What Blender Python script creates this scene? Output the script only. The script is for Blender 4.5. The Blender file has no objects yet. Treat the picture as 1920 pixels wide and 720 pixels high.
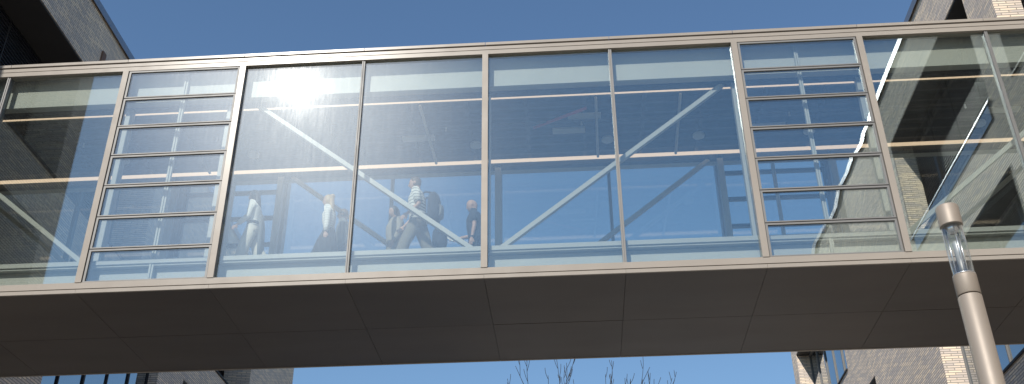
import bpy, bmesh, math, random
from mathutils import Vector, Matrix
random.seed(7)
R = math.radians
sc = bpy.context.scene
col = sc.collection

# ------------------------------------------------------------------ helpers
def tag(o, label=None, cat=None, group=None, kind=None):
    if label: o['label'] = label
    if cat: o['category'] = cat
    if group: o['group'] = group
    if kind: o['kind'] = kind
    return o

def empty(name, loc, label, cat, group=None, rz=0.0):
    o = bpy.data.objects.new(name, None); col.objects.link(o)
    o.location = loc; o.rotation_euler = (0, 0, rz); o.empty_display_size = .2
    return tag(o, label, cat, group)

class MB:
    def __init__(self): self.v = []; self.f = []
    def add(self, vs, fs):
        n = len(self.v); self.v += [tuple(p) for p in vs]; self.f += [tuple(i + n for i in f) for f in fs]; return self
    def box(self, x0, x1, y0, y1, z0, z1):
        x0, x1 = sorted((x0, x1)); y0, y1 = sorted((y0, y1)); z0, z1 = sorted((z0, z1))
        vs = [(x0,y0,z0),(x1,y0,z0),(x1,y1,z0),(x0,y1,z0),(x0,y0,z1),(x1,y0,z1),(x1,y1,z1),(x0,y1,z1)]
        return self.add(vs, [(0,3,2,1),(4,5,6,7),(0,1,5,4),(1,2,6,5),(2,3,7,6),(3,0,4,7)])
    def beam(self, p, q, w, d):
        """square bar from p to q: w across (in plane), d along y"""
        p, q = Vector(p), Vector(q); t = (q - p).normalized(); b = Vector((0, 1, 0)); a = t.cross(b).normalized()
        vs = []
        for c in (p, q):
            for s, r in ((-1,-1),(1,-1),(1,1),(-1,1)): vs.append(c + a*(s*w/2) + b*(r*d/2))
        return self.add(vs, [(0,3,2,1),(4,5,6,7),(0,1,5,4),(1,2,6,5),(2,3,7,6),(3,0,4,7)])
    def lathe(self, prof, n=32, c=(0,0,0), cap=True):
        vs = []; fs = []
        for r, z in prof:
            for k in range(n):
                a = 2*math.pi*k/n; vs.append((c[0]+r*math.cos(a), c[1]+r*math.sin(a), c[2]+z))
        m = len(prof)
        for i in range(m-1):
            for k in range(n):
                k2 = (k+1) % n; fs.append((i*n+k, i*n+k2, (i+1)*n+k2, (i+1)*n+k))
        if cap: fs.append(tuple(reversed(range(n)))); fs.append(tuple(range((m-1)*n, m*n)))
        return self.add(vs, fs)
    def loft(self, pts, rad, n=14, side=(0,1,0), cap=True):
        """ring tube; rad = (forward radius, lateral radius) per point"""
        pts = [Vector(p) for p in pts]; vs = []; fs = []; side = Vector(side)
        for i, p in enumerate(pts):
            t = (pts[min(i+1, len(pts)-1)] - pts[max(i-1, 0)]).normalized()
            a = (side - t*side.dot(t))
            if a.length < .05: a = Vector((1,0,0)) - t*t.x
            a.normalize(); b = a.cross(t)
            r = rad[i]; r = r if isinstance(r, tuple) else (r, r)
            for k in range(n):
                an = 2*math.pi*k/n; vs.append(p + b*(r[0]*math.cos(an)) + a*(r[1]*math.sin(an)))
        for i in range(len(pts)-1):
            for k in range(n):
                k2 = (k+1) % n; fs.append((i*n+k, i*n+k2, (i+1)*n+k2, (i+1)*n+k))
        if cap: fs.append(tuple(reversed(range(n)))); fs.append(tuple(range((len(pts)-1)*n, len(pts)*n)))
        return self.add(vs, fs)
    def ell(self, c, rx, ry, rz, nu=16, nv=10, fn=None):
        prof = []; vs = []; fs = []
        for j in range(nv+1):
            ph = -math.pi/2 + math.pi*j/nv
            for k in range(nu):
                th = 2*math.pi*k/nu
                p = Vector((math.cos(ph)*math.cos(th), math.cos(ph)*math.sin(th), math.sin(ph)))
                q = Vector((p.x*rx, p.y*ry, p.z*rz))
                if fn: q = fn(p, q)
                vs.append(Vector(c) + q)
        for j in range(nv):
            for k in range(nu):
                k2 = (k+1) % nu; fs.append((j*nu+k, j*nu+k2, (j+1)*nu+k2, (j+1)*nu+k))
        return self.add(vs, fs)
    def mesh(self, name):
        me = bpy.data.meshes.new(name); me.from_pydata(self.v, [], self.f)
        bm = bmesh.new(); bm.from_mesh(me)
        bmesh.ops.remove_doubles(bm, verts=bm.verts, dist=1e-6) if len(self.v) < 3 else None
        bmesh.ops.recalc_face_normals(bm, faces=bm.faces)
        bm.to_mesh(me); bm.free(); return me
    def build(self, name, mat, parent=None, smooth=False, bevel=0, local=False, rot=None, piv=None):
        me = self.mesh(name); me.materials.append(mat)
        if rot is not None:
            M = Matrix.Translation(piv) @ rot @ Matrix.Translation(-Vector(piv)); me.transform(M)
        o = bpy.data.objects.new(name, me); col.objects.link(o)
        if smooth:
            for p in me.polygons: p.use_smooth = True
        if parent is not None:
            o.parent = parent
            if not local: o.matrix_parent_inverse = root_matrix(parent).inverted()
        if bevel:
            m = o.modifiers.new('bevel', 'BEVEL'); m.width = bevel; m.segments = 2; m.limit_method = 'ANGLE'
        return o

def root_matrix(p):
    m = Matrix.Identity(4); chain = []
    while p is not None: chain.append(p); p = p.parent
    for q in reversed(chain):
        m = m @ q.matrix_parent_inverse @ Matrix.LocRotScale(q.location, q.rotation_euler, q.scale)
    return m

# ------------------------------------------------------------------ materials
class N:
    def __init__(self, name):
        self.m = bpy.data.materials.new(name); self.m.use_nodes = True; self.t = self.m.node_tree; self.t.nodes.clear()
        self.out = self.t.nodes.new('ShaderNodeOutputMaterial')
    def n(self, typ, **kw):
        x = self.t.nodes.new(typ)
        for k, v in kw.items():
            if k.startswith('i_'): x.inputs[k[2:].replace('_', ' ')].default_value = v
            else: setattr(x, k, v)
        return x
    def l(self, a, b): self.t.links.new(a, b)
    def math(self, op, a, b=None):
        x = self.n('ShaderNodeMath', operation=op)
        for i, q in enumerate((a, b)):
            if q is None: continue
            if isinstance(q, (int, float)): x.inputs[i].default_value = q
            else: self.l(q, x.inputs[i])
        return x.outputs[0]
    def mixc(self, fac, a, b):
        x = self.n('ShaderNodeMix', data_type='RGBA')
        for i, q in ((0, fac), (6, a), (7, b)):
            if isinstance(q, tuple): x.inputs[i].default_value = q if len(q) == 4 else (*q, 1)
            elif isinstance(q, (int, float)): x.inputs[i].default_value = q
            else: self.l(q, x.inputs[i])
        return x.outputs[2]
    def noise(self, scale, vec=None, detail=3, rough=.5):
        x = self.n('ShaderNodeTexNoise'); x.inputs['Scale'].default_value = scale
        x.inputs['Detail'].default_value = detail; x.inputs['Roughness'].default_value = rough
        if vec is not None: self.l(vec, x.inputs['Vector'])
        return x
    def pos(self): return self.n('ShaderNodeNewGeometry').outputs['Position']
    def mapped(self, scale=(1,1,1), rot=(0,0,0), vec=None):
        x = self.n('ShaderNodeMapping'); x.inputs['Scale'].default_value = scale; x.inputs['Rotation'].default_value = rot
        self.l(vec if vec is not None else self.pos(), x.inputs['Vector']); return x.outputs[0]

def principled(name, c, rough=.5, metal=0.0, var=.12, nscale=3.0, spec=.5, bump=0.0, bscale=60, stretch=(1,1,1), coat=0, each=0.0):
    g = N(name); p = g.n('ShaderNodeBsdfPrincipled')
    v = g.mapped(stretch)
    nz = g.noise(nscale, v, 4, .6)
    a = tuple(x*(1-var) for x in c); b = tuple(min(1, x*(1+var)) for x in c)
    cc = g.mixc(nz.outputs['Fac'], a, b)
    if each:      # panels of one batch never match exactly
        hv = g.n('ShaderNodeHueSaturation'); g.l(cc, hv.inputs['Color'])
        g.l(g.math('ADD', g.math('MULTIPLY', g.n('ShaderNodeObjectInfo').outputs['Random'], 2*each), 1-each), hv.inputs['Value']); cc = hv.outputs[0]
    g.l(cc, p.inputs['Base Color'])
    g.l(g.math('ADD', g.math('MULTIPLY', g.noise(nscale*2.3, v, 3).outputs['Fac'], .16), rough-.08), p.inputs['Roughness'])
    p.inputs['Metallic'].default_value = metal; p.inputs['Specular IOR Level'].default_value = spec
    p.inputs['Coat Weight'].default_value = coat
    if bump:
        b_ = g.n('ShaderNodeBump'); b_.inputs['Strength'].default_value = bump; b_.inputs['Distance'].default_value = .01
        g.l(g.noise(bscale, v, 2).outputs['Fac'], b_.inputs['Height']); g.l(b_.outputs[0], p.inputs['Normal'])
    g.l(p.outputs[0], g.out.inputs[0]); return g.m

def brick_material(name, c1, c2, mortar):
    g = N(name); sep = g.n('ShaderNodeSeparateXYZ'); g.l(g.pos(), sep.inputs[0])
    cmb = g.n('ShaderNodeCombineXYZ'); g.l(g.math('ADD', sep.outputs[0], sep.outputs[1]), cmb.inputs[0]); g.l(sep.outputs[2], cmb.inputs[1])
    def bricks(a, b, m):
        br = g.n('ShaderNodeTexBrick'); g.l(cmb.outputs[0], br.inputs['Vector'])
        br.inputs['Scale'].default_value = 1; br.inputs['Brick Width'].default_value = .36; br.inputs['Row Height'].default_value = .066
        br.inputs['Mortar Size'].default_value = .011; br.inputs['Mortar Smooth'].default_value = .2; br.offset_frequency = 2
        br.inputs['Color1'].default_value = (*a, 1); br.inputs['Color2'].default_value = (*b, 1); br.inputs['Mortar'].default_value = (*m, 1)
        return br
    b1 = bricks(c1, c2, mortar)
    # per-brick second variation (some brown, some buff units)
    b2 = bricks((0, 0, 0), (1, 1, 1), (.5, .5, .5)); b2.offset = .37
    tint = g.mixc(b2.outputs['Color'], (1.10, 1.02, .90), (.92, .94, 1.0))
    mul = g.n('ShaderNodeMix', data_type='RGBA', blend_type='MULTIPLY'); mul.inputs[0].default_value = 1
    g.l(b1.outputs['Color'], mul.inputs[6]); g.l(tint, mul.inputs[7])
    ns = g.noise(.55, g.mapped((1, 1, .35)), 5, .62)
    mul2 = g.n('ShaderNodeMix', data_type='RGBA', blend_type='MULTIPLY'); mul2.inputs[0].default_value = 1
    g.l(mul.outputs[2], mul2.inputs[6]); g.l(g.mixc(ns.outputs['Fac'], (.72, .72, .73), (1.22, 1.2, 1.17)), mul2.inputs[7])
    p = g.n('ShaderNodeBsdfPrincipled'); g.l(mul2.outputs[2], p.inputs['Base Color']); p.inputs['Roughness'].default_value = .82
    bp = g.n('ShaderNodeBump'); bp.inputs['Strength'].default_value = .7; bp.inputs['Distance'].default_value = .008
    hh = g.math('SUBTRACT', g.math('MULTIPLY', g.noise(38, None, 3).outputs['Fac'], .35), b1.outputs['Fac'])
    hh = g.math('ADD', hh, g.math('MULTIPLY', b2.outputs['Color'], .5))
    g.l(hh, bp.inputs['Height']); g.l(bp.outputs[0], p.inputs['Normal'])
    g.l(p.outputs[0], g.out.inputs[0]); return g.m

def glass_material(name, tint, r0, dust, wave=.02, wscale=.45, halo=(.0035, .0035), gcol=(.93, .98, 1.0), vec_stretch=(1,1,1)):
    """coated architectural glass: clear transmission, mirror reflection, a thin film of dust with rain streaks"""
    g = N(name)
    tr = g.n('ShaderNodeBsdfTransparent'); tr.inputs[0].default_value = (*tint, 1)
    bp = g.n('ShaderNodeBump'); bp.inputs['Strength'].default_value = 1.0; bp.inputs['Distance'].default_value = wave
    g.l(g.noise(wscale, g.mapped(vec_stretch), 1, .4).outputs['Fac'], bp.inputs['Height'])
    gl = g.n('ShaderNodeBsdfGlossy'); gl.inputs['Roughness'].default_value = 0.0; gl.inputs[0].default_value = (*gcol, 1); g.l(bp.outputs[0], gl.inputs['Normal'])
    lw = g.n('ShaderNodeLayerWeight'); lw.inputs['Blend'].default_value = .5
    fac = g.math('ADD', g.math('MULTIPLY', g.math('POWER', lw.outputs['Facing'], 5.0), 1-r0), r0)
    m1 = g.n('ShaderNodeMixShader'); g.l(fac, m1.inputs[0]); g.l(tr.outputs[0], m1.inputs[1]); g.l(gl.outputs[0], m1.inputs[2])
    # rain-streaked dust
    st = g.noise(1.0, g.mapped((26, 26, 1.3), (0, R(9), 0)), 3, .6)
    st2 = g.noise(1.0, g.mapped((60, 60, 7), (0, R(24), 0)), 2, .6)
    bl = g.noise(.7, None, 3)
    k = g.math('MULTIPLY', g.math('ADD', g.math('MULTIPLY', st.outputs['Fac'], st2.outputs['Fac']), .1), g.math('ADD', bl.outputs['Fac'], .35))
    ks = g.math('ADD', g.math('MULTIPLY', k, 1.2), .5)
    k = g.math('MULTIPLY', g.math('POWER', g.math('MULTIPLY', k, 2.6), 1.8), 1.15)
    cur = m1.outputs[0]
    for w, ro, kk in zip(halo, (.12, .265), (k, ks)):
        h = g.n('ShaderNodeBsdfGlossy'); h.distribution = 'BECKMANN'; h.inputs['Roughness'].default_value = ro; h.inputs[0].default_value = (1, 1, 1, 1)
        mx = g.n('ShaderNodeMixShader'); g.l(g.math('MULTIPLY', kk, w), mx.inputs[0]); g.l(cur, mx.inputs[1]); g.l(h.outputs[0], mx.inputs[2]); cur = mx.outputs[0]
    df = g.n('ShaderNodeBsdfDiffuse'); df.inputs[0].default_value = (.75, .76, .76, 1)
    mx = g.n('ShaderNodeMixShader'); g.l(g.math('MULTIPLY', k, dust), mx.inputs[0]); g.l(cur, mx.inputs[1]); g.l(df.outputs[0], mx.inputs[2])
    g.l(mx.outputs[0], g.out.inputs[0]); return g.m

def dark_glass(name, c, refl):
    g = N(name)
    d = g.n('ShaderNodeBsdfDiffuse'); d.inputs[0].default_value = (*c, 1)
    bp = g.n('ShaderNodeBump'); bp.inputs['Distance'].default_value = .02; bp.inputs['Strength'].default_value = 1
    g.l(g.noise(.6, g.mapped((1, 1, .5)), 1).outputs['Fac'], bp.inputs['Height'])
    gl = g.n('ShaderNodeBsdfGlossy'); gl.inputs['Roughness'].default_value = .02; gl.inputs[0].default_value = (.9, .96, 1, 1); g.l(bp.outputs[0], gl.inputs['Normal'])
    lw = g.n('ShaderNodeLayerWeight'); lw.inputs['Blend'].default_value = .5
    fac = g.math('ADD', g.math('MULTIPLY', g.math('POWER', lw.outputs['Facing'], 4.0), 1-refl), refl)
    m = g.n('ShaderNodeMixShader'); g.l(fac, m.inputs[0]); g.l(d.outputs[0], m.inputs[1]); g.l(gl.outputs[0], m.inputs[2])
    g.l(m.outputs[0], g.out.inputs[0]); return g.m

def emission(name, c, s):
    g = N(name); e = g.n('ShaderNodeEmission'); e.inputs[0].default_value = (*c, 1); e.inputs[1].default_value = s
    g.l(e.outputs[0], g.out.inputs[0]); return g.m

def stripes(name, a, b, per, duty=.3):
    g = N(name); sep = g.n('ShaderNodeSeparateXYZ'); g.l(g.pos(), sep.inputs[0])
    fr = g.math('FRACT', g.math('ADD', g.math('DIVIDE', sep.outputs[2], per), g.math('MULTIPLY', g.noise(6).outputs['Fac'], .5)))
    p = g.n('ShaderNodeBsdfPrincipled'); p.inputs['Roughness'].default_value = .9
    g.l(g.mixc(g.math('LESS_THAN', fr, duty), a, b), p.inputs['Base Color']); g.l(p.outputs[0], g.out.inputs[0]); return g.m

M = {}
M['metal'] = principled('champagne_metal', (.29, .258, .225), .25, 0, .09, 1.6, spec=.17, each=.025)
M['sash'] = principled('sash_metal', (.150, .146, .142), .5, 0, .05, 1.2)
M['soffit'] = principled('soffit_bronze', (.088, .0735, .0625), .40, .2, .22, .55, stretch=(.5, 1.6, 1), each=.05)
M['gasket'] = principled('gasket', (.015, .015, .015), .7)
M['white'] = principled('interior_white', (.50, .51, .475), .55, 0, .05, 1.3)
M['steel'] = principled('white_steel', (.43, .44, .42), .5, 0, .05, 2)
M['ceiling'] = principled('ceiling_dark', (.03, .03, .028), .7, 0, .25, 2)
M['baffle'] = principled('ceiling_baffle', (.05, .05, .047), .6, 0, .15, 2)
M['carpet'] = principled('carpet', (.16, .155, .15), .95, 0, .2, 8)
M['pipe'] = principled('red_pipe', (.45, .06, .04), .5)
M['led'] = emission('led_diffuser', (1.0, .73, .50), .9)
M['glass'] = glass_material('bridge_glass', (.905, .925, .905), .18, .006, .0013, halo=(.00022, .0034), gcol=(.84, .97, .99))
M['glass_sash'] = glass_material('sash_glass', (.91, .93, .912), .20, .006, .005, .9, halo=(.0003, .0042), gcol=(.86, .97, .99), vec_stretch=(.35, 1, 1.6))
M['glass_far'] = glass_material('far_glass', (.90, .93, .93), .08, .006, .004, halo=(.0, .0))
M['brick'] = brick_material('roman_brick', (.84, .74, .635), (.60, .52, .455), (.30, .27, .24))
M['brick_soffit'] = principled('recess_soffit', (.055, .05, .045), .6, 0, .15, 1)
M['coping'] = principled('coping_metal', (.30, .31, .34), .32, .7, .06, 1)
M['flash'] = principled('sill_flashing', (.55, .55, .58), .28, .7, .05, 1)
M['louvre'] = principled('louvre_metal', (.07, .072, .09), .45, .3, .1, 1)
M['winframe'] = principled('window_frame', (.04, .04, .044), .6, 0, .1, 2, spec=.2)
M['winglass'] = dark_glass('building_glass', (.015, .02, .025), .42)
M['rust'] = principled('scupper', (.16, .09, .06), .7)
M['ground'] = principled('paving', (.30, .29, .27), .85, 0, .18, .4)
M['bark'] = principled('bark', (.022, .02, .02), .85, 0, .2, 6)
M['pole'] = principled('lamp_paint', (.275, .232, .192), .52, .25, .03, 3)
M['lampglass'] = glass_material('lamp_glass', (.97, .98, .98), .04, .003, .0, 1, halo=(.0, .008))
M['lamp_metal'] = principled('lamp_inner', (.7, .7, .7), .25, .8, .03, 3)
M['tube'] = principled('lamp_tube', (.32, .33, .33), .25, 0, .03, 3)
M['skin'] = principled('skin', (.55, .34, .26), .55, 0, .08, 12)
M['skin2'] = principled('skin_tan', (.46, .28, .2), .55, 0, .08, 12)
M['hair_dark'] = principled('hair_dark', (.035, .028, .025), .5, 0, .3, 30, stretch=(1, 1, .2))
M['hair_brown'] = principled('hair_brown', (.13, .085, .055), .5, 0, .3, 30, stretch=(1, 1, .2))
M['hair_blond'] = principled('hair_blond', (.50, .36, .2), .5, 0, .3, 30, stretch=(1, 1, .2))
M['stubble'] = principled('stubble', (.24, .16, .12), .7, 0, .2, 30)
M['c_white'] = principled('cotton_white', (.82, .82, .80), .9, 0, .08, 9, bump=.4)
M['c_knit'] = stripes('knit_white', (.82, .82, .80), (.62, .62, .62), .05, .25)
M['c_stripe'] = stripes('striped_shirt', (.80, .80, .76), (.25, .27, .29), .062, .26)
M['c_cream'] = principled('cream_cloth', (.72, .68, .60), .9, 0, .08, 5, bump=.4)
M['c_black'] = principled('black_cloth', (.025, .027, .032), .85, 0, .2, 5, bump=.4)
M['c_navy'] = principled('navy_cloth', (.03, .038, .055), .9, 0, .2, 5, bump=.4)
M['c_khaki'] = principled('khaki_cloth', (.22, .20, .165), .9, 0, .12, 5, bump=.4)
M['c_grey'] = principled('grey_cloth', (.17, .18, .19), .9, 0, .12, 5, bump=.4)
M['c_beige'] = principled('beige_cloth', (.36, .33, .28), .9, 0, .12, 5, bump=.4)
M['eye'] = principled('eye_dark', (.02, .015, .012), .3)
M['phone'] = principled('phone', (.75, .76, .78), .2)
M['strap'] = principled('strap', (.03, .03, .035), .7)

# ------------------------------------------------------------------ camera, sun, sky
cam = bpy.data.cameras.new('camera'); co = bpy.data.objects.new('camera', cam); col.objects.link(co)
pt, yw, rl = R(31.0883), R(-3.44397), R(-.56817)
Fv = Vector((math.sin(yw)*math.cos(pt), math.cos(yw)*math.cos(pt), math.sin(pt)))
Rv = Vector((math.cos(yw), -math.sin(yw), 0)); Uv = Rv.cross(Fv)
R2 = math.cos(rl)*Rv + math.sin(rl)*Uv; U2 = -math.sin(rl)*Rv + math.cos(rl)*Uv
co.matrix_world = Matrix(((R2.x, U2.x, -Fv.x, 0), (R2.y, U2.y, -Fv.y, 0), (R2.z, U2.z, -Fv.z, 1.6), (0, 0, 0, 1)))
cam.sensor_width = 36; cam.lens = 1945.99*36/1920; cam.clip_start = .05; cam.clip_end = 2000
sc.camera = co

sd = Vector((-.248, -.766, .592)).normalized()
sun = bpy.data.lights.new('sun', 'SUN'); sun.energy = 4.2; sun.angle = R(.5); sun.color = (1.0, .95, .87)
so = bpy.data.objects.new('sun', sun); col.objects.link(so); so.location = (-20, -60, 60)
so.rotation_euler = sd.to_track_quat('Z', 'Y').to_euler()
w = bpy.data.worlds.new('World'); sc.world = w; w.use_nodes = True
nt = w.node_tree; nt.nodes.clear()
sk = nt.nodes.new('ShaderNodeTexSky'); sk.sky_type = 'NISHITA'; sk.sun_disc = False
sk.sun_elevation = math.asin(sd.z); sk.sun_rotation = math.atan2(sd.x, sd.y)
sk.air_density = 1.5; sk.dust_density = .25; sk.ozone_density = 6.5; sk.altitude = 100
bg = nt.nodes.new('ShaderNodeBackground'); bg.inputs[1].default_value = .097
ow = nt.nodes.new('ShaderNodeOutputWorld'); nt.links.new(sk.outputs[0], bg.inputs[0]); nt.links.new(bg.outputs[0], ow.inputs[0])
vs = sc.view_settings; vs.view_transform = 'Standard'; vs.look = 'None'; vs.exposure = 0.35; vs.gamma = 1; vs.use_curve_mapping = False
sc.cycles.max_bounces = 12; sc.cycles.transparent_max_bounces = 40; sc.cycles.glossy_bounces = 6; sc.cycles.diffuse_bounces = 4
sc.cycles.transmission_bounces = 6; sc.cycles.caustics_reflective = False; sc.cycles.caustics_refractive = False
sc.cycles.use_denoising = True; sc.cycles.sample_clamp_indirect = 6

# ------------------------------------------------------------------ ground
gme = MB().add([(-900,-900,0),(900,-900,0),(900,900,0),(-900,900,0)], [(0,1,2,3)])
tag(gme.build('ground', M['ground']), 'pale paved ground below the bridge', None, None, 'structure')

# ------------------------------------------------------------------ the sky bridge
Y0 = 14.60; Y1 = 18.07
XL, XR = -12.35, 9.67
P = [-12.31, -7.907, -5.737, -1.334, 3.078, 5.261, 9.64]
MID = {0: -10.11, 2: -3.535, 3: .889, 5: 7.45}          # mullion in the middle of each wide bay
zB, zD, zg, zG, zT = 8.859, 8.940, 9.0485, 13.3316, 13.581
FLOOR = 9.50
br = empty('footbridge', (-1.3, 16.3, zB), 'enclosed glass and metal footbridge spanning overhead between the two brick buildings', 'footbridge')
def part(mb, name, mat, parent=br, **k): return mb.build(name, M[mat] if isinstance(mat, str) else mat, parent, **k)

def facade(y, s, near):
    """y = outer face, s = +1 when the inside lies towards +y"""
    g = 'glass' if near else 'glass_far'
    Y = lambda d: y + s*d
    xs, xe = P[0], P[6]
    # coping and fascia lengths, jointed at posts and mullions
    joints = sorted(P + list(MID.values()))
    for a, b in zip(joints[:-1], joints[1:]):
        mb = MB().box(a+.004, b-.004, Y(-.02), Y(.35), zT-.058, zT)
        part(mb, 'coping', 'metal')
        part(MB().box(a+.0015, b-.0015, Y(-.008), Y(.028), zB, zD-.019), 'fascia', 'metal')
    part(MB().box(xs, xe, Y(.03), Y(.3), zT-.080, zT-.058).box(xs, xe, Y(.022), Y(.3), zT-.162, zT-.150).box(xs, xe, Y(.03), Y(.18), zB+.012, zD), 'shadow_gap', 'gasket')
    part(MB().box(xs, xe, Y(0), Y(.3), zT-.150, zT-.080).box(xs, xe, Y(.002), Y(.16), zG, zT-.162), 'head_rail', 'metal')
    part(MB().box(xs, xe, Y(.0), Y(.16), zD, zg), 'sill_rail', 'metal')
    for x in P[1:6]:
        part(MB().box(x-.052, x+.052, Y(-.012), Y(.2), zg, zG), 'post', 'metal')
    for i, x in MID.items():
        part(MB().box(x-.03, x+.03, Y(.03), Y(.15), zg, zG).box(x-.026, x-.004, Y(.018), Y(.03), zg, zG).box(x+.008, x+.026, Y(.022), Y(.03), zg, zG), 'mullion', 'sash')
    for i in range(6):
        a, b = P[i]+.052, P[i+1]-.052
        if i in MID:
            m = MID[i]
            for c, d in ((a, m-.03), (m+.03, b)):
                t = random.uniform(-.12, .12); t2 = random.uniform(-.1, .1)
                part(MB().box(c-.0, d+.0, Y(.062), Y(.086), zg-.0, zG), 'glass_pane', g, rot=Matrix.Rotation(R(t), 4, 'X') @ Matrix.Rotation(R(t2), 4, 'Z'), piv=((c+d)/2, Y(.074), (zg+zG)/2))
        else:
            n = 7; h = (zG-zg)/n
            part(MB().box((a+b)/2-.034, (a+b)/2-.004, Y(.17), Y(.23), zg+.05, zG).box((a+b)/2+.006, (a+b)/2+.034, Y(.18), Y(.23), zg+.05, zG), 'vent_stay', 'white')
            for k in range(n):
                z0, z1 = zg+k*h, zg+(k+1)*h
                fr = MB(); x0, x1 = a+.012, b-.012; e = .036
                yf, yb = Y(.012), Y(.075)
                fr.box(x0, x1, yf, yb, z1-e-.004, z1-.008).box(x0, x1, yf, yb, z0+.008, z0+e-.008)
                fr.box(x0, x0+e, yf, yb, z0+e-.008, z1-e-.004).box(x1-e, x1, yf, yb, z0+e-.008, z1-e-.004)
                rot = Matrix.Rotation(R(random.uniform(-.22, .22)), 4, 'X') @ Matrix.Rotation(R(random.uniform(-.18, .18)), 4, 'Z')
                piv = ((a+b)/2, Y(.04), (z0+z1)/2)
                wdw = part(fr, 'vent_window', 'sash', rot=rot, piv=piv)
                part(MB().box(x0+e-.004, x1-e+.004, Y(.032), Y(.056), z0+e-.012, z1-e), 'pane', 'glass_sash' if near else 'glass_far', wdw, rot=rot, piv=piv)
            part(MB().box(a, b, Y(.085), Y(.14), zg, zg+.03) if False else MB().box(a, b, Y(.078), Y(.12), zg+h-.012, zg+h+.012), 'transom', 'gasket')
            for k in range(2, n): part(MB().box(a, b, Y(.078), Y(.12), zg+k*h-.012, zg+k*h+.012), 'transom', 'gasket')
    # inside: bulkhead over the glass, upstand and kerb under it
    part(MB().box(xs, xe, Y(.25), Y(.40), 12.79, 13.40), 'bulkhead', 'white')
    part(MB().box(xs, xe, Y(.29), Y(.40), zD+.02, 9.40), 'upstand', 'white')
    part(MB().box(xs, xe, Y(.16), Y(.46), 9.44, 9.52).box(xs, xe, Y(.185), Y(.46), 9.405, 9.44), 'kerb', 'steel')
    # truss behind the glass
    yt = Y(.50)
    def node(i): return P[i]
    zt, zb = 12.76, 9.47
    br_ = MB
    for i, up in ((0, False), (2, False), (3, True), (5, True)):
        xa, xb = P[i], P[i+1]
        if up: p, q = (xa+.02, yt, zb), (xb-.22, yt, zt)
        else: p, q = (xa+.22, yt, zt), (xb-.02, yt, zb)
        part(MB().beam(p, q, .076, .09), 'brace', 'steel')
    for i, x in enumerate(P[1:6]):
        x -= .28 if (i == 1 and near) else 0
        part(MB().box(x-.06, x+.06, yt-.06, yt+.06, 9.45, 12.85), 'truss_post', 'steel')
    part(MB().box(xs, xe, yt-.06, yt+.06, 12.765, 12.86), 'top_chord', 'ceiling')

facade(Y0, 1, True)
facade(Y1, -1, False)
# floor, ceiling, roof
part(MB().box(P[0], P[6], Y0+.4, Y1-.4, 9.05, FLOOR), 'floor_slab', 'carpet')
part(MB().box(P[0], P[6], Y0+.40, Y1-.40, 12.98, 13.05), 'ceiling', 'ceiling')
bf = MB(); yy = Y0+.74
while yy < Y1-.72:
    bf.box(P[0], P[6], yy, yy+.05, 12.875, 12.98); yy += .31
xx = P[0]+.6
while xx < P[6]: bf.box(xx, xx+.06, Y0+.42, Y1-.42, 12.90, 12.975); xx += 1.1
part(bf, 'ceiling_baffles', 'baffle')
part(MB().box(P[0], P[6], Y0+.1, Y1-.1, 13.42, 13.56), 'roof', 'ceiling')
# soffit panels with open joints, a dark tray behind the joints
js = sorted(P + list(MID.values())); ym = 16.42
for a, b in zip(js[:-1], js[1:]):
    for c, d in ((Y0+.031, ym-.005), (ym+.005, Y1-.031)):
        part(MB().box(a+.003, b-.003, c, d, zB+.006+random.uniform(0, .004), zB+.04), 'soffit_panel', 'soffit')
part(MB().box(P[0], P[6], Y0+.21, Y1-.21, zB+.06, zB+.14), 'soffit_tray', 'gasket')
# services under the ceiling
part(MB().loft([(P[0], 16.05, 12.80), (P[6], 16.05, 12.80)], [.022, .022], 10), 'conduit', 'baffle', smooth=True)
part(MB().loft([(-.55, 16.2, 12.79), (.35, 15.7, 12.79), (.45, 15.7, 12.84)], [.03, .03, .03], 10), 'sprinkler_pipe', 'pipe', smooth=True)
for x in (-9.2, -6.6, -2.2, .35, 2.1, 4.2, 7.4):
    part(MB().lathe([(.11, 0), (.115, .02), (.11, .05)], 24, (x+.5, 16.75, 12.79)), 'ceiling_speaker', 'white')
    part(MB().loft([(x, 16.05, 12.80), (x, 16.05, 12.70)], [.012, .02], 8), 'sprinkler_head', 'steel')
for x, m_ in ((.62, 'steel'), (2.15, 'steel'), (-2.6, 'steel'), (-4.4, 'baffle'), (-7.2, 'baffle')):
    part(MB().loft([(x, Y0+.75, 12.80), (x+.05, Y1-.75, 12.80)], [.026, .026], 10), 'cross_pipe', m_, smooth=True)
for x, y in ((-.2, 16.35), (.1, 15.9), (3.6, 16.5), (-3.1, 16.4), (7.9, 16.3)):
    part(MB().box(x, x+.62, y, y+.16, 12.83, 12.87), 'ceiling_diffuser', 'white')
# strip lights
for y, lab in ((15.26, 'long warm white strip light on the bridge ceiling nearest the front glass'), (17.41, 'long warm white strip light on the bridge ceiling along the rear glass')):
    o = MB().box(P[0]+.05, P[6]-.05, y-.024, y+.024, 12.818, 12.872).build('strip_light', M['led'])
    tag(o, lab, 'strip light', 'strip lights along the bridge ceiling')

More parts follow.
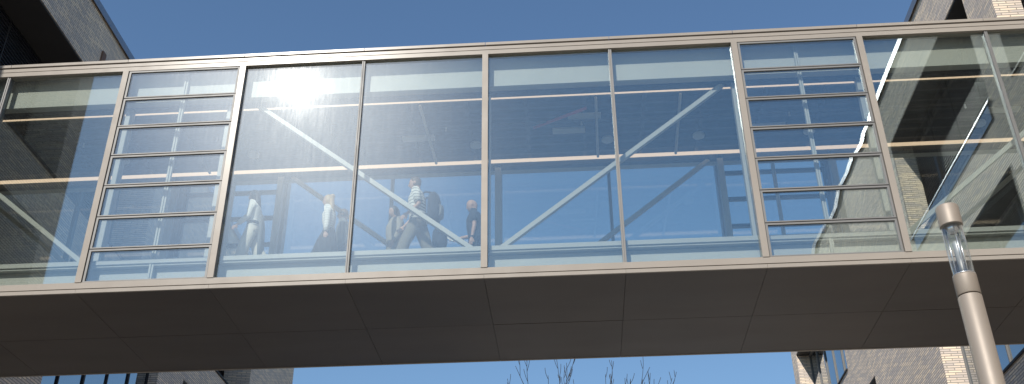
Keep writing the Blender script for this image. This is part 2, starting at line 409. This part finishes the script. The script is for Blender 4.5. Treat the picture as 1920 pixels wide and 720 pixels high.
# ------------------------------------------------------------------ brick buildings
HT = 20.42
def building(name, label, X, s, y0, y1, recesses, fasc, depth, cop_mat='coping', fmat='winframe', group=None):
    """street wall on plane x = X, body towards s*x; recesses = (y0, y1, z0, z1, kind)"""
    b = empty(name, (X + s*4, (y0+y1)/2, 0), label, 'building', group)
    D = depth; XI = X + s*D
    mb = MB()
    zs = sorted({0.0, fasc, HT} | {r[2] for r in recesses} | {r[3] for r in recesses})
    ysplit = sorted({y0, y1} | {r[0] for r in recesses} | {r[1] for r in recesses})
    for za, zb in zip(zs[:-1], zs[1:]):
        run = None
        cells = []
        for ya, yb in zip(ysplit[:-1], ysplit[1:]):
            hole = any(r[0] <= ya+1e-6 and yb <= r[1]+1e-6 and r[2] <= za+1e-6 and zb <= r[3]+1e-6 for r in recesses)
            if not hole:
                if cells and abs(cells[-1][1]-ya) < 1e-6: cells[-1][1] = yb
                else: cells.append([ya, yb])
        for ya, yb in cells: mb.box(X, XI, ya, yb, za, zb)
    # return walls at the two ends and the back
    XB = X + s*14
    mb.box(XI, XB, y0, y0+.4, 0, HT).box(XI, XB, y1-.4, y1, 0, HT).box(XB, XB+s*.4, y0, y1, 0, HT)
    part(mb, 'wall', 'brick', b)
    part(MB().box(XI, XB, y0+.4, y1-.4, HT-.5, HT-.2), 'roof', 'ground', b)
    n = max(1, round((y1-y0)/5.6)); L = (y1-y0)/n
    for k in range(n):
        part(MB().box(X - s*.07, X + s*.55, y0 + k*L + .004, y0 + (k+1)*L - .004, HT, HT+.09).box(X - s*.07, X - s*.055, y0+k*L+.004, y0+(k+1)*L-.004, HT-.14, HT), 'coping', cop_mat, b)
    for (ya, yb, za, zb, kind, *dd) in recesses:
        XI = X + s*(dd[0] if dd else D)
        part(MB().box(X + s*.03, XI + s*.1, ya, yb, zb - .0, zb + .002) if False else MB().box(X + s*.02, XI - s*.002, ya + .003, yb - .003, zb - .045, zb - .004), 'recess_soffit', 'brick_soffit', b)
        part(MB().box(X - s*.05, XI - s*.003, ya + .003, yb - .003, za + .003, za + .05), 'sill', 'flash' if ya < 5 < yb and za > 14 else 'winframe', b)
        if kind == 'louvre':
            fr = MB().box(XI + s*.09, XI + s*.12, ya, yb, za, zb)
            z = za + .06
            while z < zb-.05:
                fr.add([(XI-s*.0, ya, z), (XI-s*.0, yb, z), (XI+s*.075, yb, z+.055), (XI+s*.075, ya, z+.055), (XI-s*.0, ya, z+.012), (XI-s*.0, yb, z+.012), (XI+s*.075, yb, z+.067), (XI+s*.075, ya, z+.067)],
                       [(0,3,2,1),(4,5,6,7),(0,1,5,4),(1,2,6,5),(2,3,7,6),(3,0,4,7)])
                z += .095
            lv = part(fr, 'louvre_screen', 'louvre', b)
            m = MB(); k = max(2, round((yb-ya)/1.5))
            for q in range(1, k):
                yq = ya + (yb-ya)*q/k; m.box(XI - s*.008, XI - s*.004, yq-.02, yq+.02, za+.055, zb-.05)
            part(m, 'louvre_joint', 'winframe', lv)
        else:
            k = max(2, round((yb-ya)/1.35)); fr = MB()
            fr.box(XI-s*.09, XI, ya, yb, za+.052, za+.12).box(XI-s*.09, XI, ya, yb, zb-.12, zb-.05)
            cuts = [ya + (yb-ya)*q/k for q in range(k+1)]
            for q, yq in enumerate(cuts):
                hw = .022 if q % 2 else .035
                fr.box(XI-s*.075, XI, max(ya, yq-hw), min(yb, yq+hw), za+.12, zb-.12)
            wd = part(fr, 'window', fmat, b)
            for c, d in zip(cuts[:-1], cuts[1:]):
                part(MB().box(XI - s*.03, XI - s*.01, c+.03, d-.03, za+.1, zb-.1), 'pane', 'winglass', wd)
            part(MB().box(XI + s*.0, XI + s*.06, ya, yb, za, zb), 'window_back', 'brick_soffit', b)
    return b

zl0, zl1, zu0 = 10.05, 13.68, 15.08
UF_R, UF_L = 18.66, 18.5
Rrec = []
for a, b_ in ((19.6, 26.25), (2.95, 9.6), (-11.3, -6.6), (-27, -20)): Rrec += [(a, b_, zu0 + (.32 if a == 2.95 else 0), UF_R, 'louvre'), (a, b_, zl0, zl1, 'window')]
Rrec += [(10.9, 18.3, zu0, UF_R, 'louvre'), (35.25, 42.85, zu0-.06, UF_R, 'window'), (32.3, 37.0, zl0, zl1, 'window')]
rb = building('brick_building', 'grey brick building at the right end of the footbridge, its wall catching the sun', XR, 1, -34, 43.8, Rrec, UF_R, .62, fmat='sash')
Lrec = [(8.75, 26.0, zu0-.15, UF_L, 'louvre'), (8.75, 13.7, zl0, zl1-.05, 'louvre'), (30.6, 37.0, zu0-.15, UF_L, 'louvre'), (22.2, 28.6, zl0, zl1-.05, 'window', .36), (30.56, 35.6, zl0, zl1-.05, 'window', .36)]
lb = building('brick_building', 'dark shaded brick building at the left end of the footbridge with louvred top storey', XL, -1, 8.13, 42.8, Lrec, UF_L, 1.04)
rb_sp = part(MB().box(XR-.03, XR-.004, 3.2, 9.5, 14.98, zu0+.30), 'spandrel_glass', 'winglass', rb)
part(MB().box(XL-.0, XL+.05, 21.3, 21.5, 18.95, 19.45), 'scupper', 'rust', lb)

# ------------------------------------------------------------------ street lamp
LX, LY = 2.712, 6.6
lamp = empty('street_lamp', (LX, LY, 0), 'tall taupe column lamp post with a clear glass cylinder below its cap', 'street lamp')
r = .0785
part(MB().lathe([(.16, 0), (.16, .02), (.1, .03), (.1, .12), (r+.004, .14), (r+.002, 2.2), (r, 4.60), (r-.004, 4.606)], 48, (LX, LY, 0)), 'pole', 'pole', lamp, smooth=True).data.polygons
part(MB().lathe([(r-.004, 4.614), (r, 4.62), (r, 4.755), (r-.005, 4.762), (r-.02, 4.763)], 48, (LX, LY, 0)), 'collar', 'pole', lamp, smooth=True)
part(MB().lathe([(r-.002, 4.763), (r-.002, 4.768), (r-.010, 4.770), (r-.010, 4.764)], 48, (LX, LY, 0)), 'trim_ring', 'lamp_metal', lamp, smooth=True)
gl = MB().lathe([(r-.006, 4.766), (r-.006, 5.152), (r-.010, 5.152), (r-.010, 4.766), (r-.006, 4.766)], 48, (LX, LY, 0), cap=False)
part(gl, 'glass_cylinder', 'lampglass', lamp, smooth=True)
part(MB().lathe([(r-.004, 5.150), (r, 5.154), (r, 5.300), (r-.004, 5.308), (r-.012, 5.313), (0.001, 5.318)], 48, (LX, LY, 0)), 'cap', 'pole', lamp, smooth=True)
part(MB().lathe([(.024, 4.763), (.024, 5.02), (.020, 5.03), (.016, 5.032)], 24, (LX, LY, 0)), 'lamp_tube', 'tube', lamp, smooth=True)
for k in range(3):
    a = R(25 + 120*k)
    part(MB().lathe([(.005, 4.763), (.005, 5.15)], 10, (LX+.045*math.cos(a), LY+.045*math.sin(a), 0)), 'support_rod', 'lamp_metal', lamp, smooth=True)
part(MB().lathe([(.03, 5.10), (.055, 5.15)], 24, (LX, LY, 0)), 'reflector', 'lamp_metal', lamp, smooth=True)
for nm in ('pole', 'collar', 'cap'):
    for ch in lamp.children:
        if ch.name.startswith(nm):
            m = ch.modifiers.new('es', 'EDGE_SPLIT'); m.split_angle = R(35)

# ------------------------------------------------------------------ bare tree beyond the bridge
TX, TY = .12, 27.0
tree = empty('bare_tree', (TX, TY, 0), 'leafless winter tree with thin dark twigs rising beyond the footbridge', 'tree')
tk = MB(); trunk_pts = [(TX, TY, 0), (TX+.05, TY, 2.2), (TX-.05, TY+.1, 4.6), (TX+.05, TY, 6.6), (TX+.1, TY, 8.2)]
tk.loft(trunk_pts, [.19, .15, .12, .10, .07], 12, (0, 1, 0)); part(tk, 'trunk', 'bark', tree, smooth=True)
rng = random.Random(41)
def curve(p, d, L, bend, n=9):
    pts = [p.copy()]; cur = p.copy(); dd = d.normalized()
    for i in range(n):
        dd = (dd + bend*(1.0/n) + Vector((rng.uniform(-.07, .07), rng.uniform(-.07, .07), rng.uniform(-.05, .05)))).normalized()
        cur = cur + dd*(L/n); pts.append(cur.copy())
    return pts
def limb(mb, p, d, L, rad, lev, bend):
    pts = curve(p, d, L, bend); n = len(pts)
    mb.loft(pts, [max(.0065, rad*(1-.86*i/(n-1))) for i in range(n)], 7, (0, 1, .1))
    if lev <= 0: return
    for i in range(3, n-1):
        if rng.random() < (.62 if lev == 2 else .4):
            t = (pts[i+1]-pts[i-1]).normalized()
            side = Vector((rng.choice((-1, 1))*rng.uniform(.4, 1), rng.uniform(-.8, .8), rng.uniform(.1, .6)))
            limb(mb, pts[i], t*.8 + side*.7, L*rng.uniform(.28, .46), rad*(1-.8*i/n)*.7, lev-1, Vector((side.x*-.25, 0, .9)))
for k, (sx, sy, top) in enumerate(((-.85, .1, 10.3), (.6, -.2, 10.5), (.0, .5, 10.3), (-.35, -.6, 9.6), (1.0, .3, 10.0))):
    mb = MB(); base = Vector((TX+.05, TY, 6.2 + .4*k)); tip = Vector((TX+sx, TY+sy, top))
    pts = [base.lerp(tip, t) + Vector((sx*.35*math.sin(t*math.pi), 0, 0)) for t in (0, .2, .4, .6, .8, 1)]
    mb.loft(pts, [.07, .063, .056, .05, .044, .038], 8)
    for j in range(5):
        t = .55 + .45*j/4; p0 = pts[int(t*5)] if j < 4 else pts[5]
        a = (-1.35 + 2.7*((j*2+k) % 5)/4) + rng.uniform(-.2, .2) + sx*.3
        dx, dz = math.sin(a), math.cos(a)*.9
        limb(mb, p0, Vector((dx, rng.uniform(-.4, .4), max(.3, dz))), rng.uniform(1.8, 2.7), .028, 2, Vector((-dx*rng.uniform(-.6, .9), 0, rng.uniform(-.2, .45))))
    part(mb, 'branch', 'bark', tree, smooth=True)

# ------------------------------------------------------------------ people (local: +x forward, +y the side nearest the viewer after the half turn)
def bake_body(mb, name, mat, parent):
    o = mb.build(name, mat, parent, smooth=True, local=True)
    md = o.modifiers.new('rm', 'REMESH'); md.mode = 'VOXEL'; md.voxel_size = .0085; md.use_smooth_shade = True
    sm = o.modifiers.new('sm', 'SMOOTH'); sm.factor = .5; sm.iterations = 2
    dg = bpy.context.evaluated_depsgraph_get(); me = bpy.data.meshes.new_from_object(o.evaluated_get(dg))
    o.modifiers.clear(); o.data = me
    for p in me.polygons: p.use_smooth = True
    return o

def person(label, loc, H=1.75, legs=((25, 8), (-18, 22)), arms=((12, 25), (-15, 25)), rz=180, female=False, skin='skin', lean=4, head_pitch=0, head_yaw=0):
    s = H/1.75
    root = empty('person', loc, label, 'person', 'people walking inside the bridge', R(rz))
    V = lambda x, y, z: Vector((x*s, y*s, z*s))
    ln = math.tan(R(lean)); sw = .165 if female else .19; hw = .085
    # legs: index 0 = nearest side (+y)
    J = {}
    low = 9
    hipz = .93
    for k, (th, kn) in enumerate(legs):
        y = hw if k == 0 else -hw
        hip = Vector((0, y, hipz)); knee = hip + Vector((math.sin(R(th)), 0, -math.cos(R(th))))*.44
        ank = knee + Vector((math.sin(R(th-kn)), 0, -math.cos(R(th-kn))))*.41
        J['hip%d' % k], J['knee%d' % k], J['ank%d' % k] = hip, knee, ank; low = min(low, ank.z)
    dz = .085 - low
    def up(p): return Vector((p.x, p.y, p.z + dz))
    def bodyp(x, y, z): return Vector((x + (z-.93)*ln, y, z + dz))
    mb = MB()
    S = lambda pts: [Vector(p)*s for p in pts]
    rr = lambda l: [((a*s, b*s)) for a, b in l]
    tor = [(0,.0,.84),(0,0,.93),(0,0,1.05),(.005,0,1.2),(.0,0,1.33),(-.01,0,1.42),(-.015,0,1.47),(-.01,0,1.52),(.0,0,1.58)]
    if female: trd = [(.08,.13),(.10,.165),(.085,.125),(.105,.135),(.105,.15),(.075,.135),(.05,.07),(.048,.048),(.045,.045)]
    else: trd = [(.09,.13),(.11,.16),(.105,.15),(.12,.165),(.115,.18),(.085,.165),(.058,.08),(.055,.055),(.052,.052)]
    mb.loft(S([bodyp(*p) for p in tor]), rr(trd), 16)
    # head with brow, nose, chin
    hc = bodyp(.022, 0, 1.645)
    def fh(p, q):
        q = q.copy()
        if p.x > 0:
            q.x *= 1 - .10*max(0, -p.z)
            if abs(p.y) < .3 and -.35 < p.z < .12: q.x += .022*(1-abs(p.y)/.3)*(1-abs(p.z+.18)/.3 if abs(p.z+.18) < .3 else 0)
            if .02 < p.z < .25 and .18 < abs(p.y) < .6: q.x -= .008
        if p.z < 0: q.y *= 1 - .28*(-p.z); q.x += .012*(-p.z)*(1 if p.x > 0 else 0)
        return q
    hm = MB().ell((0,0,0), .098, .076, .118, 24, 18, fh)
    for y in (-1, 1): hm.ell((-.008, y*.076, -.005), .018, .01, .03, 8, 6)
    HM = Matrix.Translation(hc) @ Matrix.Rotation(R(head_yaw), 4, 'Z') @ Matrix.Rotation(R(head_pitch), 4, 'Y')
    hv = [HM @ Vector(v) for v in hm.v]
    mb.add([v*s for v in hv], hm.f)
    for k in range(2):
        h, kn, an = up(J['hip%d'%k]), up(J['knee%d'%k]), up(J['ank%d'%k])
        mb.loft(S([h+Vector((0,0,.03)), h.lerp(kn,.4), kn, kn.lerp(an,.35), an, an+Vector((0,0,-.03))]), rr([(.085,.08),(.078,.075),(.055,.055),(.055,.052),(.036,.036),(.036,.036)]), 14)
        ft = Vector((an.x, an.y, max(.03, an.z-.05)))
        mb.loft(S([ft+Vector((-.06,0,.0)), ft+Vector((.0,0,.01)), ft+Vector((.09,0,-.008)), ft+Vector((.17,0,-.02))]), rr([(.03,.03),(.04,.036),(.03,.044),(.015,.034)]), 10)
    A = {}
    for k, (sa, ea) in enumerate(arms):
        sg = 1 if k == 0 else -1
        sh = bodyp(-.005, sg*sw, 1.415)
        el = sh + Vector((math.sin(R(sa)), sg*.10, -math.cos(R(sa)))).normalized()*.29
        wr = el + Vector((math.sin(R(sa+ea)), -sg*.02, -math.cos(R(sa+ea)))).normalized()*.245
        hd = (wr-el).normalized(); A[k] = (sh, el, wr, hd)
        mb.loft(S([bodyp(-.005, sg*(sw-.07), 1.40), sh, sh.lerp(el,.5), el, el.lerp(wr,.35), wr]), rr([(.06,.06),(.054,.052),(.046,.044),(.038,.037),(.037,.034),(.025,.022)]), 12)
        # hand: palm, four curled fingers, thumb
        pa = wr + hd*.05
        mb.loft(S([wr, wr+hd*.03, wr+hd*.085]), rr([(.024,.018),(.038,.016),(.036,.014)]), 10)
        side = hd.cross(Vector((0,1,0))).normalized()      # across the palm
        for q, (off, fl) in enumerate(((-.028,.062),(-.009,.074),(.010,.07),(.027,.055))):
            b0 = wr + hd*.082 + side*off
            b1 = b0 + hd*fl*.5 + Vector((0,-sg*.008,0)); b2 = b1 + hd*fl*.38 + Vector((0,-sg*.022,0))
            mb.loft(S([b0, b1, b2]), rr([(.0095,.0095),(.009,.009),(.0075,.0075)]), 7)
        t0 = wr + hd*.03 - side*.03; t1 = t0 - side*.022 + hd*.03 + Vector((0,-sg*.01,0)); t2 = t1 + hd*.03 + Vector((0,-sg*.014,0))
        mb.loft(S([t0, t1, t2]), rr([(.012,.012),(.0105,.0105),(.008,.008)]), 7)
    body = bake_body(mb, 'body', M[skin], root)
    for y in (-1, 1):
        e = MB().ell((0, 0, 0), .008, .011, .006, 8, 6); e.v = [tuple((HM @ (Vector(v) + Vector((.086, y*.032, .012))))*s) for v in e.v]
        e.build('eye', M['eye'], root, local=True)
    def cloth(mb, name, mat): return mb.build(name, M[mat], root, smooth=True, local=True)
    def shirt(mat, name='shirt', sleeve=1.0, hem=.86, loose=0.0, hemw=0.0, neck=1.475):
        m = MB()
        pts = [bodyp(0,0,hem), bodyp(0,0,1.0), bodyp(.004,0,1.1), bodyp(.006,0,1.2), bodyp(.0,0,1.33), bodyp(-.01,0,1.42), bodyp(-.014,0,neck)]
        if female: q = [(.118+hemw,.175+hemw),(.112,.16),(.102,.142),(.125,.152),(.128,.168),(.09,.155),(.062,.085)]
        else: q = [(.135+hemw,.18+hemw),(.132,.175),(.13,.172),(.138,.18),(.134,.196),(.1,.185),(.07,.095)]
        m.loft(S(pts), rr([(a+loose, b+loose) for a, b in q]), 18)
        for k in range(2):
            sg = 1 if k == 0 else -1; sh, el, wr, hd = A[k]
            end = [sh, sh.lerp(el,.5), el] + ([el.lerp(wr,.5), wr.lerp(el,.04)] if sleeve >= 1 else [])
            if sleeve < 1: end = [sh, sh.lerp(el,.4), sh.lerp(el, sleeve+.1)]
            rd = [.07,.06,.054,.05,.042][:len(end)]
            if sleeve < 1: rd = [.07, .064, .066]
            m.loft(S([bodyp(-.005, sg*(sw-.075), 1.40)] + end), rr([(.075,.075)] + [(a, a) for a in rd]), 12)
        return cloth(m, name, mat)
    def trousers(mat, wide=0.0, name='trousers', top=1.02):
        m = MB()
        m.loft(S([bodyp(0,0,.80), bodyp(0,0,.9), bodyp(0,0,top)]), rr([(.105,.16),(.125,.178),(.118,.165) if not female else (.1,.145)]), 16)
        for k in range(2):
            h, kn, an = up(J['hip%d'%k]), up(J['knee%d'%k]), up(J['ank%d'%k])
            m.loft(S([h+Vector((0,0,.02)), h.lerp(kn,.45), kn, kn.lerp(an,.5), an.lerp(kn,.06)]), rr([(.11,.095),(.102+wide*.3,.09+wide*.2),(.08+wide*.7,.075+wide*.4),(.075+wide,.07+wide*.6),(.072+wide*1.2,.065+wide*.7)]), 14)
        return cloth(m, name, mat)
    def shoes(mat):
        for k in range(2):
            an = up(J['ank%d'%k]); ft = Vector((an.x, an.y, max(.04, an.z-.045)))
            cloth(MB().loft(S([ft+Vector((-.08,0,0)), ft+Vector((-.03,0,.02)), ft+Vector((.09,0,-.002)), ft+Vector((.19,0,-.018))]), rr([(.03,.032),(.05,.044),(.038,.05),(.016,.036)]), 10), 'shoe', mat)
    def hair(mat, length=0.0, bun=False, cut=-.15):
        m = MB()
        def fx(p, q):
            q = q.copy()
            if p.x > .35 and p.z < .45: q.x = min(q.x, .055) ; q *= .93
            if p.z < cut and length == 0: q *= .90
            return q
        m.ell((-.008, 0, .012), .108, .086, .122, 20, 14, fx)
        mv = [HM @ Vector(v) for v in m.v]; m.v = [tuple(v*s) for v in mv]
        if length:
            c = hc
            m.loft(S([c+Vector((-.05,0,.05)), c+Vector((-.075,0,-.08)), c+Vector((-.095,0,-.2)), c+Vector((-.12,0,-.2-length*.55)), c+Vector((-.11,0,-.2-length))]), rr([(.05,.07),(.055,.088),(.05,.10),(.045,.10),(.018,.05)]), 14)
        if bun: m.ell(tuple((hc+Vector((-.075,0,.10)))*s), .05*s, .05*s, .045*s, 12, 8)
        return cloth(m, 'hair', mat)
    return dict(root=root, S=S, rr=rr, bodyp=bodyp, up=up, J=J, A=A, cloth=cloth, shirt=shirt, trousers=trousers, shoes=shoes, hair=hair, hc=hc, s=s, HM=HM)

def to_world(p, v): return root_matrix(p['root']) @ v

# woman in cream trousers, long dark hair
p = person('woman with long dark hair in white shirt and wide cream trousers, walking farthest left', (-5.42, 15.42, FLOOR), 1.66, legs=((16, 6), (-14, 20)), arms=((6, 42), (-10, 20)), female=True, head_pitch=6)
p['shirt']('c_white', hem=.95, loose=.002); p['trousers']('c_cream', .04); p['shoes']('c_black'); p['hair']('hair_dark', .42)
p['cloth'](MB().loft(p['S']([p['bodyp'](.0,0,.99), p['bodyp'](0,0,1.05)]), p['rr']([(.128,.178),(.122,.165)]), 16), 'waistband', 'c_black')
p['cloth'](MB().loft(p['S']([p['bodyp'](-.11,-.05,1.25), p['bodyp'](-.13,-.05,1.0), p['bodyp'](-.13,-.05,.7), p['bodyp'](-.13,-.05,.4)]), p['rr']([(.045,.10),(.055,.13),(.055,.13),(.05,.12)]), 14), 'coat', 'c_grey')  # grey loft stands in for the shaded back half of her figure
# blond woman, dark skirt
p = person('blond woman in fitted white knit top and long dark skirt, walking left', (-4.14, 15.62, FLOOR), 1.65, legs=((24, 8), (-20, 20)), arms=((-5, 8), (10, 20)), female=True, head_pitch=4)
p['shirt']('c_knit', hem=1.0); p['shoes']('c_black'); p['hair']('hair_blond', .2, True)
h0, h1 = p['up'](p['J']['knee0']), p['up'](p['J']['knee1'])
p['cloth'](MB().loft(p['S']([p['bodyp'](0,0,1.03), p['bodyp'](0,0,.93), Vector((.03,0,.7+0)), Vector((.06,0,.42)), Vector((.07,0,.2))]), p['rr']([(.105,.15),(.13,.178),(.19,.19),(.25,.21),(.28,.22)]), 20), 'skirt', 'c_black')
# person in dark clothes half hidden behind her
p = person('person in dark clothes half hidden behind the blond woman, one bare hand showing', (-4.02, 16.28, FLOOR), 1.70, legs=((14, 8), (-16, 20)), arms=((-16, 6), (10, 20)), skin='skin')
p['shirt']('c_grey', loose=.012); p['trousers']('c_black', .01); p['shoes']('c_black'); p['hair']('hair_brown')
# man with striped shirt
man = person('man in pale striped shirt and khaki trousers with a backpack, walking behind the brace', (-2.56, 15.50, FLOOR), 1.88, legs=((25, 8), (-19, 25)), arms=((-14, 62), (14, 30)), lean=5, head_pitch=6)
man['shirt']('c_stripe', sleeve=.75, hem=.90, loose=.014); man['trousers']('c_khaki', .02); man['shoes']('c_black'); man['hair']('hair_brown', cut=.05)
def bag_on(p, name, label, cat, c, size, mat, parts=True):
    cw = root_matrix(p['root']) @ (p['bodyp'](*c)*p['s'])
    r_ = empty(name, cw, label, cat, None, p['root'].rotation_euler.z)
    sx, sy, sz = size; m = MB()
    m.loft([(0,0,-sz/2), (-.01,0,-sz*.46), (-.02,0,-sz*.2), (-.015,0,sz*.15), (.0,0,sz*.38), (.015,0,sz*.48), (.02,0,sz*.5)], [(sx*.36,sy*.40),(sx*.48,sy*.48),(sx*.52,sy*.5),(sx*.5,sy*.5),(sx*.42,sy*.45),(sx*.3,sy*.34),(sx*.12,sy*.2)], 18)
    m.build('bag_body', M[mat], r_, smooth=True, local=True)
    if parts:
        MB().loft([(-sx*.42,0,-sz*.36), (-sx*.6,0,-.3*sz), (-sx*.6,0,-.02*sz), (-sx*.4,0,.05*sz)], [(.02,sy*.3),(.04,sy*.36),(.04,sy*.36),(.02,sy*.3)], 12).build('front_pocket', M['c_grey'], r_, smooth=True, local=True)
        for y in (-1, 1):
            MB().loft([(sx*.1, y*.09, sz*.47), (sx*.55, y*.10, sz*.50), (sx*1.12, y*.115, sz*.33), (sx*1.22, y*.13, 0), (sx*.9, y*.16, -sz*.3), (sx*.3, y*.15, -sz*.38)], [(.012,.028)]*6, 8).build('strap', M['strap'], r_, smooth=True, local=True)
    return r_
bag_on(man, 'backpack', 'dark grey backpack on the back of the man in the striped shirt', 'backpack', (-.255, 0, 1.17), (.24, .34, .56), 'c_navy')
bag_on(man, 'duffel_bag', 'dark bag hanging low behind the man in the striped shirt', 'bag', (-.30, -.10, .66), (.26, .22, .40), 'c_navy', False)
# person in beige coat
p = person('dark haired person in a long beige coat, just left of the backpack wearer', (-3.08, 16.26, FLOOR), 1.68, legs=((12, 5), (-12, 16)), arms=((4, 20), (-8, 20)), rz=215, skin='skin2', head_pitch=16)
p['shirt']('c_beige', 'coat', hem=.48, loose=.03, hemw=.05, neck=1.5); p['trousers']('c_black'); p['shoes']('c_black'); p['hair']('hair_dark', .06)
# bald man in navy t-shirt
p = person('man with shaved head and beard in navy t-shirt, walking beside the middle post', (-1.61, 16.22, FLOOR), 1.78, legs=((20, 8), (-18, 20)), arms=((-4, 14), (18, 62)), head_pitch=20, lean=6)
p['shirt']('c_navy', 't_shirt', sleeve=.62, loose=.018); p['trousers']('c_black', .01); p['shoes']('c_black')
bd = MB().ell((.036, 0, -.075), .062, .058, .055, 14, 10); bd.v = [tuple((p['HM'] @ Vector(v))*p['s']) for v in bd.v]; p['cloth'](bd, 'beard', 'stubble')
wr = p['A'][0][2]; el = p['A'][0][1]
p['cloth'](MB().loft(p['S']([wr.lerp(el,.12), wr.lerp(el,.02)]), p['rr']([(.031,.029),(.031,.029)]), 12), 'watch', 'strap')
wr2, hd2 = p['A'][1][2], p['A'][1][3]
pw = root_matrix(p['root']) @ ((wr2 + hd2*.12 + Vector((0, .02, .02)))*p['s'])
ph = MB().box(-.075, .075, -.006, .006, -.037, .037); po = ph.build('phone', M['phone'], None, bevel=.004)
po.location = pw; po.rotation_euler = (R(20), R(-35), R(180)); tag(po, 'pale phone held in the bearded man\'s hand above the kerb', 'phone')
